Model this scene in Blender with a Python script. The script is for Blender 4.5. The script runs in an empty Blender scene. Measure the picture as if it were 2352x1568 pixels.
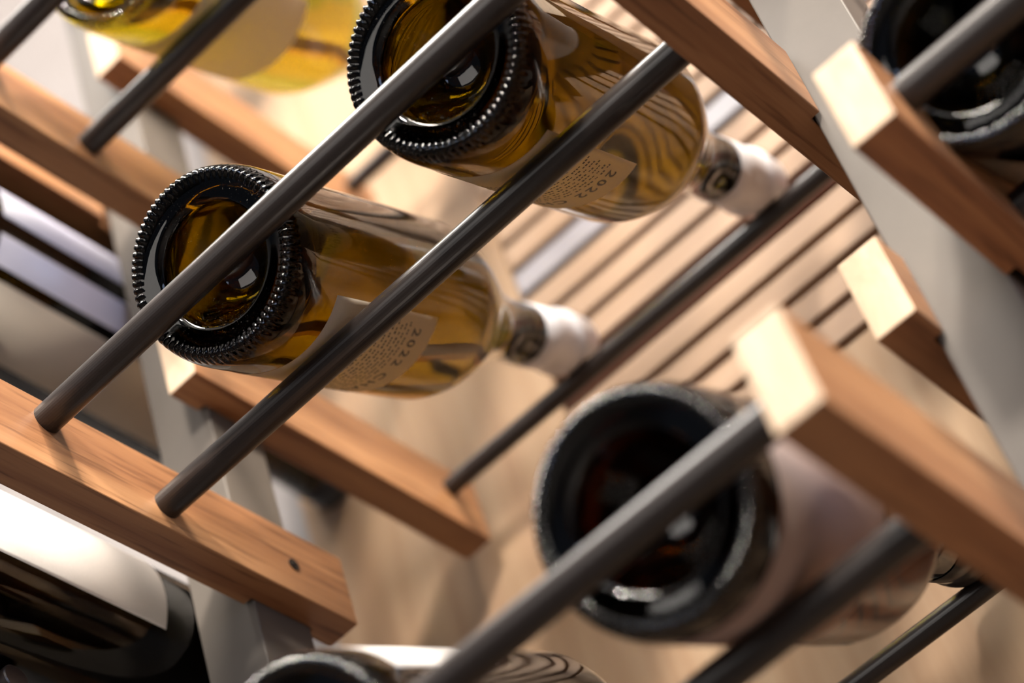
import bpy, bmesh, math, random
from mathutils import Vector, Matrix

random.seed(7)
S = bpy.context.scene
COL = S.collection
UP = 0.90                      # camera height above the floor; all rack heights below are measured from the camera

# ------------------------------------------------------------------ camera
cam_d = bpy.data.cameras.new('camera')
cam = bpy.data.objects.new('camera', cam_d)
COL.objects.link(cam)
RX = [[0.716021664492561, 0.6513791785803486, -0.25103414446901995],
      [0.6171738744854235, -0.4226491474324994, 0.6636746995533516],
      [0.32620451350334356, -0.6301371786258696, -0.7046401574445462]]      # rows: camera x, y, z axes in world
M = Matrix(RX).transposed().to_4x4()
M.translation = Vector((0, 0, UP))
cam.matrix_world = M
cam_d.sensor_width = 36.0
cam_d.sensor_fit = 'HORIZONTAL'
cam_d.lens = 5740.85 * 36.0 / 2352.0
cam_d.clip_start = 0.05
cam_d.clip_end = 60
cam_d.dof.use_dof = True
cam_d.dof.focus_distance = 0.985
cam_d.dof.aperture_fstop = 4.6
S.camera = cam

# ------------------------------------------------------------------ world and lights
S.view_settings.view_transform = 'Standard'
S.view_settings.look = 'None'
S.view_settings.gamma = 1.0
S.view_settings.use_curve_mapping = False
S.view_settings.exposure = 0.14
world = bpy.data.worlds.new('world')
S.world = world
world.use_nodes = True
wn = world.node_tree.nodes['Background']
wn.inputs['Color'].default_value = (0.72, 0.80, 1.0, 1)
wn.inputs['Strength'].default_value = 0.10


def area(name, loc, target, sx, sy, power, color):
    d = bpy.data.lights.new(name, 'AREA')
    d.shape = 'RECTANGLE'
    d.size = sx
    d.size_y = sy
    d.energy = power
    d.color = color
    o = bpy.data.objects.new(name, d)
    COL.objects.link(o)
    o.location = loc
    o.rotation_euler = (Vector(target) - Vector(loc)).to_track_quat('-Z', 'Y').to_euler()
    return o


AIM = (-0.33, 0.65, UP + 0.72)
area('ceiling_spot', (0.58, 0.14, 2.92), AIM, 0.10, 0.10, 38, (1.0, 0.86, 0.70))
area('ceiling_panel', (0.22, -0.12, 2.95), AIM, 1.1, 0.45, 105, (1.0, 0.91, 0.80))
area('front_track_lamp', (0.55, -1.70, 2.75), AIM, 0.25, 0.25, 105, (1.0, 0.92, 0.82))
dl = area('ceiling_downlight', (-0.62, 0.24, 2.95), (-0.62, 0.24, 0), 0.5, 0.25, 9, (1.0, 0.95, 0.88))
dl.data.spread = math.radians(100)
area('front_fill', (-0.2, -3.3, 1.7), AIM, 3.0, 1.8, 55, (1.0, 0.93, 0.86))  # added soft frontal fill, brightens the lower wall
area('shop_window', (2.4, -0.9, 1.7), AIM, 1.2, 1.4, 26, (0.55, 0.68, 1.0))

# ------------------------------------------------------------------ materials


def new_mat(name):
    m = bpy.data.materials.new(name)
    m.use_nodes = True
    nt = m.node_tree
    return m, nt, nt.nodes['Principled BSDF']


def N(nt, t, **kw):
    n = nt.nodes.new(t)
    for k, v in kw.items():
        setattr(n, k, v)
    return n


def ramp(nt, fac, stops):
    r = N(nt, 'ShaderNodeValToRGB')
    e = r.color_ramp.elements
    while len(e) < len(stops):
        e.new(0.5)
    for i, (p, c) in enumerate(stops):
        e[i].position = p
        e[i].color = (*c, 1)
    nt.links.new(fac, r.inputs['Fac'])
    return r.outputs['Color']


def wood(name, stops, scale=(60, 3, 60), rough=0.45, bump=0.12, coord='Object', pores=True, detail=5):
    m, nt, b = new_mat(name)
    tc = N(nt, 'ShaderNodeTexCoord')
    mp = N(nt, 'ShaderNodeMapping')
    mp.inputs['Scale'].default_value = scale
    nt.links.new(tc.outputs[coord], mp.inputs['Vector'])
    n1 = N(nt, 'ShaderNodeTexNoise')
    n1.inputs['Scale'].default_value = 1.0
    n1.inputs['Detail'].default_value = detail
    n1.inputs['Roughness'].default_value = 0.62
    n1.inputs['Distortion'].default_value = 0.6
    nt.links.new(mp.outputs[0], n1.inputs['Vector'])
    col = ramp(nt, n1.outputs['Fac'], stops)
    if pores:
        mp2 = N(nt, 'ShaderNodeMapping')
        mp2.inputs['Scale'].default_value = tuple(s * 7 for s in scale)
        nt.links.new(tc.outputs[coord], mp2.inputs['Vector'])
        n2 = N(nt, 'ShaderNodeTexNoise')
        n2.inputs['Scale'].default_value = 1.0
        n2.inputs['Detail'].default_value = 3
        nt.links.new(mp2.outputs[0], n2.inputs['Vector'])
        f2 = ramp(nt, n2.outputs['Fac'], [(0.33, (0.45, 0.38, 0.34)), (0.47, (1, 1, 1))])
        mx = N(nt, 'ShaderNodeMix', data_type='RGBA', blend_type='MULTIPLY')
        mx.inputs[0].default_value = 0.75
        nt.links.new(col, mx.inputs[6])
        nt.links.new(f2, mx.inputs[7])
        col = mx.outputs[2]
        bp = N(nt, 'ShaderNodeBump')
        bp.inputs['Strength'].default_value = bump
        bp.inputs['Distance'].default_value = 0.0006
        nt.links.new(n2.outputs['Fac'], bp.inputs['Height'])
        nt.links.new(bp.outputs[0], b.inputs['Normal'])
    nt.links.new(col, b.inputs['Base Color'])
    b.inputs['Specular IOR Level'].default_value = 0.5 if pores else 0.15
    b.inputs['Roughness'].default_value = rough
    return m


MAT_RAIL = wood('rail_wood', [(0.25, (0.16, 0.062, 0.026)), (0.45, (0.26, 0.118, 0.050)), (0.62, (0.36, 0.182, 0.082)), (0.8, (0.46, 0.25, 0.12))])
MAT_END_LIT = wood('rail_end_lit', [(0.3, (0.33, 0.24, 0.165)), (0.6, (0.47, 0.36, 0.26))], scale=(70, 70, 25), rough=0.6, pores=False)  # paler copy of the rail wood: front light put into the colour
MAT_PLY = wood('plywood', [(0.30, (0.225, 0.138, 0.084)), (0.48, (0.285, 0.190, 0.120)), (0.66, (0.33, 0.235, 0.155))], scale=(26, 26, 1.6), rough=0.5, pores=False, detail=4)
MAT_SLAT = wood('pale_slat_wood', [(0.30, (0.25, 0.168, 0.115)), (0.7, (0.31, 0.22, 0.158))], scale=(2, 40, 40), rough=0.5, pores=False)
MAT_SLAT_DARK = wood('brown_slat_wood', [(0.30, (0.11, 0.05, 0.035)), (0.7, (0.15, 0.075, 0.055))], scale=(2, 40, 40), rough=0.5, pores=False)


def plain(name, color, rough, metal=0.0, coat=0.0, mottling=0.0, mscale=40.0):
    m, nt, b = new_mat(name)
    b.inputs['Base Color'].default_value = (*color, 1)
    b.inputs['Roughness'].default_value = rough
    b.inputs['Metallic'].default_value = metal
    b.inputs['Coat Weight'].default_value = coat
    if mottling:
        tc = N(nt, 'ShaderNodeTexCoord')
        n = N(nt, 'ShaderNodeTexNoise')
        n.inputs['Scale'].default_value = mscale
        n.inputs['Detail'].default_value = 4
        nt.links.new(tc.outputs['Object'], n.inputs['Vector'])
        lo = tuple(c * (1 - mottling) for c in color)
        hi = tuple(min(1, c * (1 + mottling)) for c in color)
        nt.links.new(ramp(nt, n.outputs['Fac'], [(0.35, lo), (0.65, hi)]), b.inputs['Base Color'])
    return m


MAT_ROD = plain('dark_rod_metal', (0.016, 0.012, 0.011), 0.29, mottling=0.12, mscale=900)
MAT_POST = plain('painted_steel', (0.078, 0.066, 0.056), 0.62, metal=0.0, mottling=0.05)
MAT_GREY = plain('grey_slat_paint', (0.21, 0.20, 0.225), 0.4, mottling=0.05)
MAT_VOID = plain('dark_backing', (0.030, 0.018, 0.012), 0.9, mottling=0.2)
MAT_WALL = plain('white_plaster', (0.20, 0.185, 0.185), 0.8, mottling=0.03)
MAT_FLOOR = plain('floor_screed', (0.06, 0.05, 0.045), 0.5, mottling=0.15, mscale=3)
MAT_CEIL = plain('ceiling_paint', (0.75, 0.74, 0.72), 0.9, mottling=0.03)
MAT_SCREW = plain('black_screw', (0.02, 0.02, 0.02), 0.35, metal=0.8, mottling=0.1)
MAT_CAPS = plain('white_capsule', (0.72, 0.71, 0.74), 0.28, coat=0.3, mottling=0.03)
MAT_CAPS_DARK = plain('black_capsule', (0.02, 0.018, 0.018), 0.3, coat=0.3, mottling=0.1)
MAT_INK = plain('label_ink', (0.10, 0.085, 0.07), 0.6, mottling=0.1)
MAT_REFLECT_PALE = plain('lavender_reflection', (0.62, 0.60, 0.68), 0.35, mottling=0.04)  # flat colour for a bright reflection on dark glass
MAT_REFLECT_BLUE = plain('blue_grey_reflection', (0.26, 0.26, 0.34), 0.35, mottling=0.06)
MAT_CORK = plain('cork', (0.45, 0.27, 0.13), 0.8, mottling=0.25, mscale=300)


def paper(name, color):
    m, nt, b = new_mat(name)
    tc = N(nt, 'ShaderNodeTexCoord')
    n = N(nt, 'ShaderNodeTexNoise')
    n.inputs['Scale'].default_value = 900
    n.inputs['Detail'].default_value = 3
    nt.links.new(tc.outputs['Object'], n.inputs['Vector'])
    lo = tuple(c * 0.93 for c in color)
    nt.links.new(ramp(nt, n.outputs['Fac'], [(0.35, lo), (0.65, color)]), b.inputs['Base Color'])
    b.inputs['Roughness'].default_value = 0.7
    bp = N(nt, 'ShaderNodeBump')
    bp.inputs['Strength'].default_value = 0.15
    bp.inputs['Distance'].default_value = 0.0003
    nt.links.new(n.outputs['Fac'], bp.inputs['Height'])
    nt.links.new(bp.outputs[0], b.inputs['Normal'])
    # thin paper lets a little light through
    tr = N(nt, 'ShaderNodeBsdfTranslucent')
    tr.inputs['Color'].default_value = (*color, 1)
    mx = N(nt, 'ShaderNodeMixShader')
    mx.inputs[0].default_value = 0.6
    out = nt.nodes['Material Output']
    nt.links.new(b.outputs[0], mx.inputs[1])
    nt.links.new(tr.outputs[0], mx.inputs[2])
    nt.links.new(mx.outputs[0], out.inputs['Surface'])
    return m


MAT_PAPER = paper('cream_paper', (0.84, 0.74, 0.61))
MAT_PAPER_WHITE = paper('white_paper', (0.85, 0.82, 0.80))
MAT_PAPER_PINK = paper('pale_pink_paper', (0.74, 0.60, 0.54))


def glassy(name, ior, absorb, density, rough=0.0, dust=False):
    m = bpy.data.materials.new(name)
    m.use_nodes = True
    nt = m.node_tree
    nt.nodes.remove(nt.nodes['Principled BSDF'])
    out = nt.nodes['Material Output']
    g = N(nt, 'ShaderNodeBsdfGlass')
    g.inputs['IOR'].default_value = ior
    g.inputs['Roughness'].default_value = rough
    v = N(nt, 'ShaderNodeVolumeAbsorption')
    v.inputs['Color'].default_value = (*absorb, 1)
    v.inputs['Density'].default_value = density
    if dust:
        tc = N(nt, 'ShaderNodeTexCoord')
        n = N(nt, 'ShaderNodeTexNoise')
        n.inputs['Scale'].default_value = 1400
        n.inputs['Detail'].default_value = 2
        nt.links.new(tc.outputs['Object'], n.inputs['Vector'])
        n2 = N(nt, 'ShaderNodeTexNoise')
        n2.inputs['Scale'].default_value = 28
        nt.links.new(tc.outputs['Object'], n2.inputs['Vector'])
        a = ramp(nt, n.outputs['Fac'], [(0.70, (0, 0, 0)), (0.76, (1, 1, 1))])
        b = ramp(nt, n2.outputs['Fac'], [(0.50, (0.05, 0.05, 0.05)), (0.66, (0.7, 0.7, 0.7))])
        mu = N(nt, 'ShaderNodeMath', operation='MULTIPLY')
        nt.links.new(a, mu.inputs[0])
        nt.links.new(b, mu.inputs[1])
        d = N(nt, 'ShaderNodeBsdfDiffuse')
        d.inputs['Color'].default_value = (0.6, 0.55, 0.48, 1)
        mx = N(nt, 'ShaderNodeMixShader')
        nt.links.new(mu.outputs[0], mx.inputs[0])
        nt.links.new(g.outputs[0], mx.inputs[1])
        nt.links.new(d.outputs[0], mx.inputs[2])
        nt.links.new(mx.outputs[0], out.inputs['Surface'])
    else:
        nt.links.new(g.outputs[0], out.inputs['Surface'])
    nt.links.new(v.outputs[0], out.inputs['Volume'])
    return m


MAT_GLASS_AMBER = glassy('amber_glass', 1.40, (0.70, 0.64, 0.01), 740, dust=True)
MAT_GLASS_DARK = glassy('dark_green_glass', 1.50, (0.62, 0.60, 0.30), 900)
MAT_GLASS_BACKLIT = glassy('backlit_yellow_glass', 1.50, (0.90, 0.87, 0.03), 330)  # lighter than the amber glass: light shining through is put into the tint
MAT_GLASS_BROWN = glassy('brown_glass', 1.50, (0.66, 0.52, 0.05), 1100)
MAT_WINE = glassy('white_wine', 1.26, (0.82, 0.71, 0.0), 22)
MAT_WINE_RED = glassy('red_wine', 1.34, (0.35, 0.02, 0.02), 120)

# ------------------------------------------------------------------ mesh helpers


def link(name, me, mat, parent=None, smooth=False):
    o = bpy.data.objects.new(name, me)
    if mat is not None and len(me.materials) == 0:
        me.materials.append(mat)
    COL.objects.link(o)
    if parent:
        o.parent = parent
    if smooth:
        for p in me.polygons:
            p.use_smooth = True
    return o


def from_bm(name, bm, mat, parent=None, smooth=False):
    me = bpy.data.meshes.new(name)
    bmesh.ops.recalc_face_normals(bm, faces=bm.faces)
    bm.to_mesh(me)
    bm.free()
    return link(name, me, mat, parent, smooth)


def box_bm(x0, x1, y0, y1, z0, z1, bevel=0.0):
    bm = bmesh.new()
    bmesh.ops.create_cube(bm, size=1)
    for v in bm.verts:
        v.co = Vector((x0 + (v.co.x + .5) * (x1 - x0), y0 + (v.co.y + .5) * (y1 - y0), z0 + (v.co.z + .5) * (z1 - z0)))
    if bevel:
        bmesh.ops.bevel(bm, geom=bm.edges[:], offset=bevel, segments=2, affect='EDGES', profile=0.5)
    return bm


def prism_bm(pts, z0, z1, bevel=0.0):
    bm = bmesh.new()
    vs = [bm.verts.new((x, y, z0)) for x, y in pts]
    f = bm.faces.new(vs)
    r = bmesh.ops.extrude_face_region(bm, geom=[f])
    for v in r['geom']:
        if isinstance(v, bmesh.types.BMVert):
            v.co.z = z1
    if bevel:
        bmesh.ops.bevel(bm, geom=bm.edges[:], offset=bevel, segments=2, affect='EDGES', profile=0.5)
    return bm


def rod_bm(x0, x1, y, z, r, seg=40):
    bm = bmesh.new()
    e = 0.0006
    rings = []
    for x, rr in ((x0, r - e), (x0 + e, r), (x1 - e, r), (x1, r - e)):
        rings.append([bm.verts.new((x, y + rr * math.cos(a), z + rr * math.sin(a))) for a in [2 * math.pi * i / seg for i in range(seg)]])
    for a, b in zip(rings, rings[1:]):
        for i in range(seg):
            bm.faces.new((a[i], a[(i + 1) % seg], b[(i + 1) % seg], b[i]))
    bm.faces.new(rings[0][::-1])
    bm.faces.new(rings[-1])
    return bm


def empty(name, loc, label, cat, group=None):
    o = bpy.data.objects.new(name, None)
    COL.objects.link(o)
    o.location = loc
    o.empty_display_size = 0.02
    o['label'] = label
    o['category'] = cat
    if group:
        o['group'] = group
    return o


def tag(o, **kw):
    for k, v in kw.items():
        o[k] = v
    return o


# ------------------------------------------------------------------ room shell
WY = 0.84
floor = tag(from_bm('floor', box_bm(-3.5, 3.0, -3.6, WY + 0.1, -0.1, 0.0), MAT_FLOOR), kind='structure')
ceiling = tag(from_bm('ceiling', box_bm(-3.5, 3.0, -3.6, WY + 0.1, 3.0, 3.1), MAT_CEIL), kind='structure')
wall = tag(from_bm('wall_back', box_bm(-3.5, 3.0, WY + 0.022, WY + 0.1, 0.0, 3.0), MAT_WALL), kind='structure')

# plywood cladding sheets around the slatted grille
SX0, SX1 = -0.42, 0.60
SZ0, SZ1 = UP + 0.786, UP + 1.35
bm = prism_bm([(-0.595, 0.0), (SX1, 0.0), (SX1, SZ0 - 0.003), (SX0 - 0.001, SZ0 - 0.003), (SX0 - 0.001, 2.9), (-0.595, 2.9)], 0.0, 0.021)
for v in bm.verts:
    v.co = Vector((v.co.x, WY + v.co.z, v.co.y))
from_bm('plywood_panel', bm, MAT_PLY, wall)
# slatted grille: dark backing and horizontal slats
grille = bpy.data.objects.new('slat_grille', None)
COL.objects.link(grille)
grille.location = (SX0, WY, SZ0)
tag(grille, label='horizontal pale wooden slats with dark gaps on the wall behind the rack', category='slatted panel')
bk = from_bm('backing_board', box_bm(0, SX1 - SX0, 0.014, 0.021, 0, SZ1 - SZ0), MAT_VOID, grille)
PITCH = 0.0217
zz = 0.0
i = 0
while zz < SZ1 - SZ0 - 0.02:
    zc = SZ0 + zz - UP
    mat = MAT_SLAT
    if 0.866 < zc + 0.010 < 0.887:
        mat = MAT_SLAT_DARK
    if 0.968 < zc + 0.010 < 0.990:
        mat = MAT_GREY
    s = from_bm('slat', box_bm(0, SX1 - SX0, 0.0, 0.0135, zz + 0.0028, zz + PITCH - 0.0028, 0.0007), mat, grille)
    if mat is MAT_GREY:
        s['label'] = 'grey painted slat'
    if mat is MAT_SLAT_DARK:
        s['label'] = 'dark brown slat'
    zz += PITCH
    i += 1

# ------------------------------------------------------------------ the rack
RACK = (-0.3335, 0.66, 0.0)
rack = empty('wine_rack', RACK, 'wine rack of brown wooden rails, dark metal rods and grey steel uprights', 'wine rack')
OX, OY, OZ = RACK


def rx(bm):
    for v in bm.verts:
        v.co -= Vector(RACK)
    return bm


UY0, UY1 = 0.642, 0.676
for x0, x1 in ((-0.5240, -0.4910), (-0.1765, -0.1435), (0.165, 0.198), (-0.871, -0.838)):
    from_bm('upright', rx(box_bm(x0, x1, UY0, UY1, 0.0, 2.70, 0.0008)), MAT_POST, rack)


def rail(xi, side, y0, y1, z, screw=None):
    """xi: face towards the bay; side=+1 when the upright is on the -X side; notched where it meets the upright"""
    w, h, n = 0.0176, 0.0398, 0.0045
    xo = xi - side * w
    xn = xo + side * n
    a, b = UY0 - 0.0015, UY1 + 0.0015
    pts = [(xi, y0), (xi, y1), (xo, y1)]
    if y1 > b:
        pts += [(xo, b)]
    else:
        pts = [(xi, y0), (xi, y1), (xn, y1)]
    if y1 > b:
        pts += [(xn, b)]
    if y0 < a:
        pts += [(xn, a), (xo, a), (xo, y0)]
    else:
        pts += [(xn, y0)]
    bm = prism_bm(pts, UP + z, UP + z + h, 0.0006)
    r = from_bm('rail', rx(bm), MAT_RAIL, rack)
    r.data.materials.append(MAT_END_LIT)
    for p in r.data.polygons:
        if p.normal.y < -0.9 and p.center.y + RACK[1] < y0 + 0.001:
            p.material_index = 1
    if screw:
        sy, sz = screw
        bm = bmesh.new()
        bmesh.ops.create_cone(bm, cap_ends=True, segments=24, radius1=0.0030, radius2=0.0030, depth=0.0012)
        bmesh.ops.rotate(bm, verts=bm.verts, cent=(0, 0, 0), matrix=Matrix.Rotation(math.pi / 2, 3, 'Y'))
        for v in bm.verts:
            v.co += Vector((xi - side * 0.0001, sy, UP + sz))
        bmesh.ops.create_cone(bm, cap_ends=True, segments=6, radius1=0.0014, radius2=0.0010, depth=0.0008,
                              matrix=Matrix.Translation(Vector((xi + side * 0.0006, sy, UP + sz))) @ Matrix.Rotation(math.pi / 2, 4, 'Y'))
        from_bm('screw', rx(bm), MAT_SCREW, r)
    return r


def rod(x0, x1, y, z, r):
    return from_bm('rod', rx(rod_bm(x0, x1, y, UP + z, r)), MAT_ROD, rack, smooth=False)


def dz(k):
    return 0.247 * k if k < 0 else 0.2435 * k


XA, XC = -0.4780, -0.1728          # inner faces of the middle bay
for k in (-2, -1, 0, 1, 2):
    d = dz(k)
    for xi, sd in ((XA, 1), (XC - 0.0176, -1)):
        rail(xi, sd, 0.4965 if sd < 0 else 0.4800, 0.693, 0.7005 + d, (0.658, 0.7186 + d) if sd == 1 else None)
        rail(xi, sd, 0.6225, 0.8262, 0.8205 + d)
    e = 0.006
    for (y, z, r) in ((0.521, 0.7290, 0.0065), (0.583, 0.7142, 0.0065), (0.803, 0.8449, 0.0050)):
        rod(XA - e, XC - 0.0176 + e, y, z + d, r)
# left-hand bay
for k in (-1, 0):
    if k == 0:
        rail(-0.5425, -1, 0.4965, 0.693, 0.990)
    rod(-0.865, -0.555, 0.562, 0.8963 if k == 0 else 0.6703, 0.0065)
# right-hand bay, half a pitch lower
XF = -0.1268
for k in (-1, 0, 1):
    d = 0.247 * k
    rail(XF, 1, 0.548, 0.745, 0.576 + d)
    rail(XF, 1, 0.674, 0.835, 0.696 + d)
    rail(0.148, -1, 0.548, 0.745, 0.576 + d)
    rail(0.148, -1, 0.674, 0.835, 0.696 + d)
    for (y, z, r) in ((0.571, 0.6035, 0.0065), (0.633, 0.5895, 0.0065), (0.822, 0.7053, 0.0052)):
        rod(XF - 0.006, 0.154, y, z + d, r)

# ------------------------------------------------------------------ bottles
SEG = 468            # 78 knurls x 6


def revolve(profile, seg, wave=None, close=False):
    """profile: list of (r, a) ; axis = +Z local. wave(i_ring, r, a, ang)->(r,a)"""
    bm = bmesh.new()
    rings = []
    for (r, a) in profile:
        if r < 1e-6:
            rings.append([bm.verts.new((0, 0, a))])
        else:
            ring = []
            for i in range(seg):
                t = 2 * math.pi * i / seg
                rr, aa = wave(r, a, i) if wave else (r, a)
                ring.append(bm.verts.new((rr * math.cos(t), rr * math.sin(t), aa)))
            rings.append(ring)
    pairs = list(zip(rings, rings[1:]))
    for A, B in pairs:
        for i in range(seg):
            j = (i + 1) % seg
            if len(A) == 1 and len(B) == 1:
                continue
            if len(A) == 1:
                bm.faces.new((A[0], B[j], B[i]))
            elif len(B) == 1:
                bm.faces.new((A[i], A[j], B[0]))
            else:
                bm.faces.new((A[i], A[j], B[j], B[i]))
    return bm


def smoothstep(t):
    t = max(0, min(1, t))
    return t * t * (3 - 2 * t)


def shoulder(r0, r1, a0, a1, n):
    out = []
    for i in range(1, n + 1):
        t = i / n
        out.append((r0 + (r1 - r0) * smoothstep(t ** 0.86), a0 + (a1 - a0) * t))
    return out


R0 = 0.0410
RN = 0.0150
LEN = 0.306


def outer_profile():
    p = [(0.0, 0.0330), (0.004, 0.0327), (0.0080, 0.0314), (0.0118, 0.0288), (0.0150, 0.0250), (0.0180, 0.0200), (0.0205, 0.0148),
         (0.0225, 0.0105), (0.0238, 0.0078), (0.0247, 0.0050), (0.0257, 0.0036), (0.0270, 0.0029), (0.0288, 0.0026), (0.0308, 0.0023), (0.0326, 0.0018)]
    # narrow bearing ring with knurls, then the smooth heel
    p += [(0.0336, 0.0014), (0.0344, 0.0009), (0.0352, 0.0004), (0.0360, 0.0001), (0.0368, 0.0001), (0.0376, 0.0006), (0.0383, 0.0015),
          (0.0388, 0.0026), (0.0392, 0.0038), (0.0397, 0.0052), (0.0402, 0.0072), (0.0406, 0.0098), (0.0409, 0.0130), (R0, 0.0175)]
    p += [(R0, 0.05), (R0, 0.09), (R0, 0.13), (R0, 0.150)]
    p += shoulder(R0, RN, 0.150, 0.236, 22)
    p += [(RN, 0.250), (RN, 0.270), (RN, 0.284), (RN + .0012, 0.2855), (RN + .0014, 0.2895), (RN + .0006, 0.291), (RN - 0.0006, LEN - 0.0015), (RN - 0.0016, LEN - 0.0005)]
    return p


def inner_profile():
    t = 0.0032
    p = [(0.0092, LEN - 0.0005), (0.0092, 0.284), (0.0105, 0.250), (RN - t + .0008, 0.236)]
    q = shoulder(R0 - t, RN - t, 0.150, 0.236, 22)[:-1]
    p += q[::-1]
    p += [(R0 - t, 0.150), (R0 - t, 0.11), (R0 - t, 0.07), (R0 - t, 0.028), (R0 - t - 0.0006, 0.0225), (R0 - t - 0.0022, 0.0175), (R0 - t - 0.0050, 0.0142),
          (0.0305, 0.0130), (0.0280, 0.0140), (0.0255, 0.0172), (0.0228, 0.0222), (0.0200, 0.0280), (0.0170, 0.0335), (0.0138, 0.0375), (0.0095, 0.0400), (0.0045, 0.0412), (0.0, 0.0414)]
    return p


def knurl(r, a, i):
    if not (0.0336 < r < 0.0398 and a < 0.0056):
        return r, a
    # six steps a knurl: rounded bar then groove
    s = (0.0, 0.8, 1.0, 1.0, 0.8, 0.0)[i % 6]
    fade = min(1, (r - 0.0338) / 0.0012) * min(1, (0.0398 - r) / 0.0010)
    amp = 0.0011 * fade
    return r + amp * (s - 0.6) * (0.3 if r > 0.0365 else 0.0), a - amp * (s - 0.8)


def shell_mesh(knurled=True, seg=SEG):
    out = outer_profile()
    inn = inner_profile()
    bm = revolve(out + inn, seg, knurl if knurled else None)
    bmesh.ops.recalc_face_normals(bm, faces=bm.faces)
    me = bpy.data.meshes.new('glass')
    bm.to_mesh(me)
    bm.free()
    for p in me.polygons:
        p.use_smooth = True
    return me


def wine_mesh(tilt, level_axis, seg=96):
    g = 0.00012
    inn = [(max(0.0, r + (g if r > 0.001 else 0)), a) for r, a in inner_profile() if a < 0.262]
    # push the bottom slightly into the glass as well
    prof = []
    for r, a in inn:
        if a < 0.04 and r < 0.0372:
            a -= g
        prof.append((r, a))
    bm = revolve([(0.0, prof[0][1])] + prof, seg)
    bmesh.ops.recalc_face_normals(bm, faces=bm.faces)
    # horizontal liquid surface: world up seen in bottle space
    if tilt is not None:
        up = Vector((0, math.cos(tilt), math.sin(tilt)))      # local y is 'up across', local z the axis
        res = bmesh.ops.bisect_plane(bm, geom=bm.verts[:] + bm.edges[:] + bm.faces[:], plane_co=(0, 0, level_axis), plane_no=up, clear_outer=True)
        edges = [e for e in res['geom_cut'] if isinstance(e, bmesh.types.BMEdge)]
        bmesh.ops.holes_fill(bm, edges=edges, sides=0)
        bmesh.ops.recalc_face_normals(bm, faces=bm.faces)
    me = bpy.data.meshes.new('wine')
    bm.to_mesh(me)
    bm.free()
    for p in me.polygons:
        p.use_smooth = len(p.vertices) <= 4
    return me


def capsule_mesh(a0=0.252, seg=64):
    rr = RN + 0.0005
    prof = [(rr - 0.0004, a0), (rr, a0), (rr, a0 + 0.02), (rr, 0.284), (rr + 0.0012, 0.2853), (rr + 0.0014, 0.2897), (rr + 0.0007, 0.2914), (rr + 0.0002, 0.2935),
            (rr, LEN - 0.0008), (rr - 0.0012, LEN + 0.0004), (rr - 0.003, LEN + 0.0006), (0.004, LEN + 0.0004), (0.0, LEN + 0.0004),
            (0.0, LEN + 0.0001), (rr - 0.0014, LEN), (rr - 0.0004, LEN - 0.001), (rr - 0.0004, 0.292), (rr - 0.0001, 0.284), (rr - 0.0004, 0.27), (rr - 0.0004, a0)]
    bm = revolve(prof, seg)
    bmesh.ops.remove_doubles(bm, verts=bm.verts, dist=1e-7)
    bmesh.ops.recalc_face_normals(bm, faces=bm.faces)
    me = bpy.data.meshes.new('capsule')
    bm.to_mesh(me)
    bm.free()
    for p in me.polygons:
        p.use_smooth = True
    return me


def cyl_pt(ang, a, r):
    """ang from the underside, positive towards +X; local frame: x=+X, y=up across, z=axis"""
    return Vector((r * math.sin(ang), -r * math.cos(ang), a))


def label_mesh(a0, a1, t0, t1, seg=40):
    bm = bmesh.new()
    inner, outer = R0 + 0.00003, R0 + 0.00020
    g = []
    for i in range(seg + 1):
        t = t0 + (t1 - t0) * i / seg
        g.append([bm.verts.new(cyl_pt(t, a, r)) for a, r in ((a0, inner), (a0, outer), (a1, outer), (a1, inner))])
    for A, B in zip(g, g[1:]):
        for j in range(4):
            bm.faces.new((A[j], A[(j + 1) % 4], B[(j + 1) % 4], B[j]))
    bm.faces.new(g[0])
    bm.faces.new(g[-1][::-1])
    bmesh.ops.recalc_face_normals(bm, faces=bm.faces)
    me = bpy.data.meshes.new('label')
    bm.to_mesh(me)
    bm.free()
    for p in me.polygons:
        p.use_smooth = len(p.vertices) == 4 and abs(p.normal.z) < 0.5
    return me


def print_bm(lines, t_left, a_top):
    """text lines wrapped round the bottle: reading direction runs from +angle to -angle, letter tops point to the neck.
    lines: (text, height, offset below the top of the label, start offset in metres)"""
    bm = bmesh.new()
    for (txt, h, off, start, sp) in lines:
        cu = bpy.data.curves.new('t', 'FONT')
        cu.body = txt
        cu.size = h
        cu.space_character = sp
        cu.resolution_u = 2
        cu.offset = h * 0.022
        ob = bpy.data.objects.new('t', cu)
        COL.objects.link(ob)
        dg = bpy.context.evaluated_depsgraph_get()
        me = bpy.data.meshes.new_from_object(ob.evaluated_get(dg))
        b2 = bmesh.new()
        b2.from_mesh(me)
        for v in b2.verts:
            s, hh = v.co.x + start, v.co.y
            t = t_left - s / R0
            v.co = cyl_pt(t, a_top - off + hh, R0 + 0.00026)
        b2.to_mesh(me)
        b2.free()
        bm.from_mesh(me)
        bpy.data.meshes.remove(me)
        bpy.data.objects.remove(ob)
        bpy.data.curves.remove(cu)
    return bm


def dashes_bm(rows, t_left, bm, seed):
    rnd = random.Random(seed)
    for (a, h, s0, s1) in rows:
        s = s0
        while s < s1:
            w = rnd.uniform(0.0014, 0.0050)
            n = max(2, int(w / 0.0012))
            for k in range(n):
                x0 = s + k * w / n
                x1 = x0 + w / n * 0.72
                hh = h * rnd.choice((1.0, 0.75, 0.75))
                f = [cyl_pt(t_left - x / R0, y, R0 + 0.00026) for x, y in ((x0, a), (x1, a), (x1, a + hh), (x0, a + hh))]
                bm.faces.new([bm.verts.new(p) for p in f])
            s += w + 0.0011
    return bm


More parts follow.
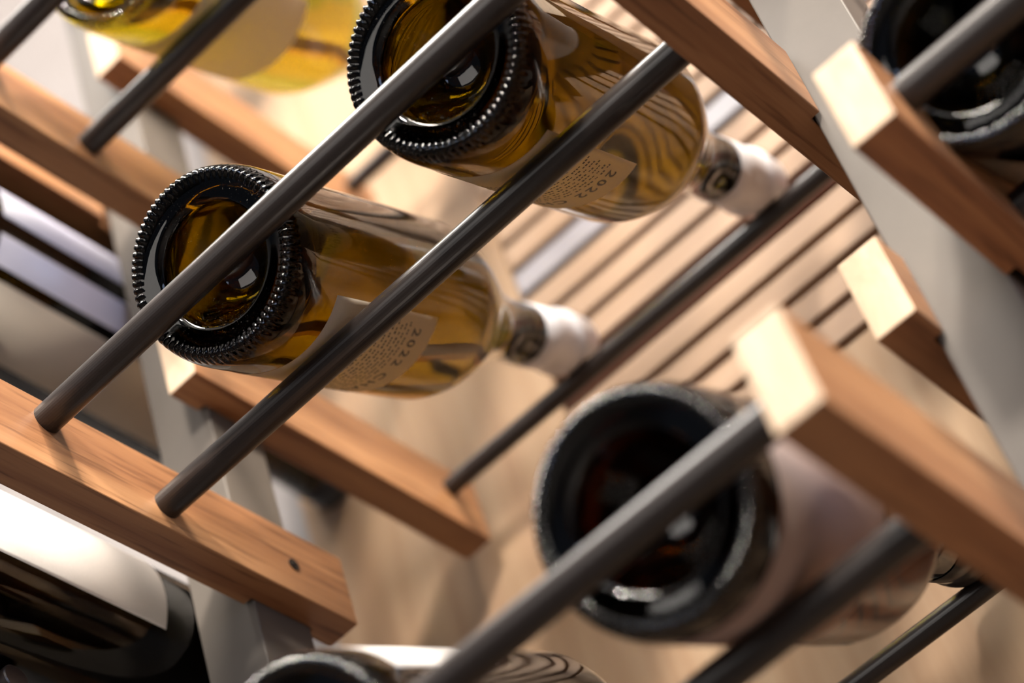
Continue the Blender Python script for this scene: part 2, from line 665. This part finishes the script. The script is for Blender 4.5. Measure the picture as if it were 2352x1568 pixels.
TILT = math.radians(24.5)
me_glass = shell_mesh()
me_glass_red = me_glass.copy()
me_wine = wine_mesh(TILT, 0.256)
me_wine_red = me_wine.copy()
me_caps = capsule_mesh()
me_caps_red = me_caps.copy()


def bottle(X, Y, Z, label, paper_mat=None, lab=None, red=False, tilt=TILT, name='wine_bottle', group='wine bottles lying in the rack', prints=True, seed=1, scale=1.0, glass=None, dark_cap=False):
    root = empty(name, (X, Y, UP + Z), label, 'bottle', group)
    # local z = bottle axis, local y = up across the bottle; x completes the frame
    Rm = Matrix(((-1, 0, 0), (0, -math.sin(tilt), math.cos(tilt)), (0, math.cos(tilt), math.sin(tilt))))
    root.rotation_euler = Rm.to_euler()
    sx = Rm[0][0]
    root.scale = (scale, scale, scale)
    mg = me_glass.copy() if glass else None
    if mg:
        mg.materials.clear()
    g = link('glass', mg if glass else (me_glass_red if red else me_glass), glass or (MAT_GLASS_DARK if red else MAT_GLASS_AMBER), root)
    if red:
        w = link('wine', me_wine_red, MAT_WINE_RED, root)
    else:
        w = link('wine', me_wine, MAT_WINE, root)
    c = link('capsule', me_caps_red if (red or dark_cap) else me_caps, MAT_CAPS_DARK if (red or dark_cap) else MAT_CAPS, root)
    if paper_mat:
        a0, a1, tl, tr = lab
        # tl: edge towards +X, tr: other edge
        lm = label_mesh(a0, a1, sx * tl, sx * tr)
        l = link('label', lm, paper_mat, root)
        if prints:
            def fix(bm):
                if sx < 0:
                    for v in bm.verts:
                        v.co.x = -v.co.x
                return bm
            bm = print_bm([('2022 CHARDONNAY', 0.0080, 0.0150, 0.006, 1.3), ("WINEMAKER", 0.0060, 0.0440, 0.014, 1.1)], tl, a1)
            rows = [(a1 - 0.0195 - 0.0030 * q, 0.0013, 0.004 + 0.001 * (q % 3), 0.070 - 0.004 * (q % 2)) for q in range(7)]
            rows += [(a1 - 0.0480 - 0.0028 * q, 0.0012, 0.014, 0.066 - 0.003 * (q % 2)) for q in range(3)]
            dashes_bm(rows, tl, bm, seed)
            from_bm('print', fix(bm), MAT_INK, l)
    return root


deg = math.radians
BX = -1            # local x of a bottle points to world -X
BY, BZ = 0.5267, 0.7415
bottle(-0.3860, BY, BZ, 'amber wine bottle with its base nearest the upright, cream label reading 2022',
       MAT_PAPER, (0.033, 0.110, deg(38.5), deg(-90)), seed=3)
bottle(-0.2620, BY, BZ, 'amber wine bottle with a dusty shoulder, its neck before the grey slat',
       MAT_PAPER, (0.0335, 0.1095, deg(16.2), deg(-112)), seed=4)
bottle(-0.4000, BY, BZ + 0.2435, 'yellow-glowing white wine bottle in the row above, cut off by the top edge',
       MAT_PAPER, (0.033, 0.112, deg(46), deg(-82)), prints=False, seed=5, glass=MAT_GLASS_BACKLIT)
bottle(-0.2530, BY + 0.002, BZ - 0.247, 'large blurred dark bottle with a pale pink label in the row below',
       MAT_PAPER_PINK, (0.014, 0.100, deg(100), deg(-70)), prints=False, glass=MAT_GLASS_BROWN, dark_cap=True)
bottle(-0.3985, BY, BZ - 0.247, 'dark bottle with a white painted highlight, cut off by the bottom edge',
       MAT_PAPER_WHITE, (0.020, 0.088, deg(205), deg(113)), red=True, prints=False)  # white patch imitates the highlight along the bottle's upper side
bottle(-0.1030, 0.5767, 0.6130, 'dark bottle with a bright rim in the upper right bay behind the glinting rod', red=True, scale=0.93)
# two bottles lying level in the left-hand bay
b = bottle(-0.5690, 0.545, 0.948, 'level dark bottle with a beige label and two painted reflection bands beyond the upright',
           MAT_PAPER, (0.02, 0.1495, deg(38), deg(-10)), red=True, tilt=0.0, prints=False, scale=1.1)
for t0, t1, mt in ((46, 66, MAT_REFLECT_PALE), (79, 108, MAT_REFLECT_BLUE)):  # reflections on the glass, painted as two coloured bands
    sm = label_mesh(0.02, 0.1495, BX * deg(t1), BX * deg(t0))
    o = link('reflection_band', sm, mt, b)
    o['label'] = 'pale lavender reflection band' if mt is MAT_REFLECT_PALE else 'blue grey reflection band'
bottle(-0.5690, 0.50, 0.722, 'level dark bottle with a bright white label under the lower left rail',
       MAT_PAPER_WHITE, (0.029, 0.114, deg(150), deg(67)), red=True, tilt=0.0, prints=False, scale=1.1)
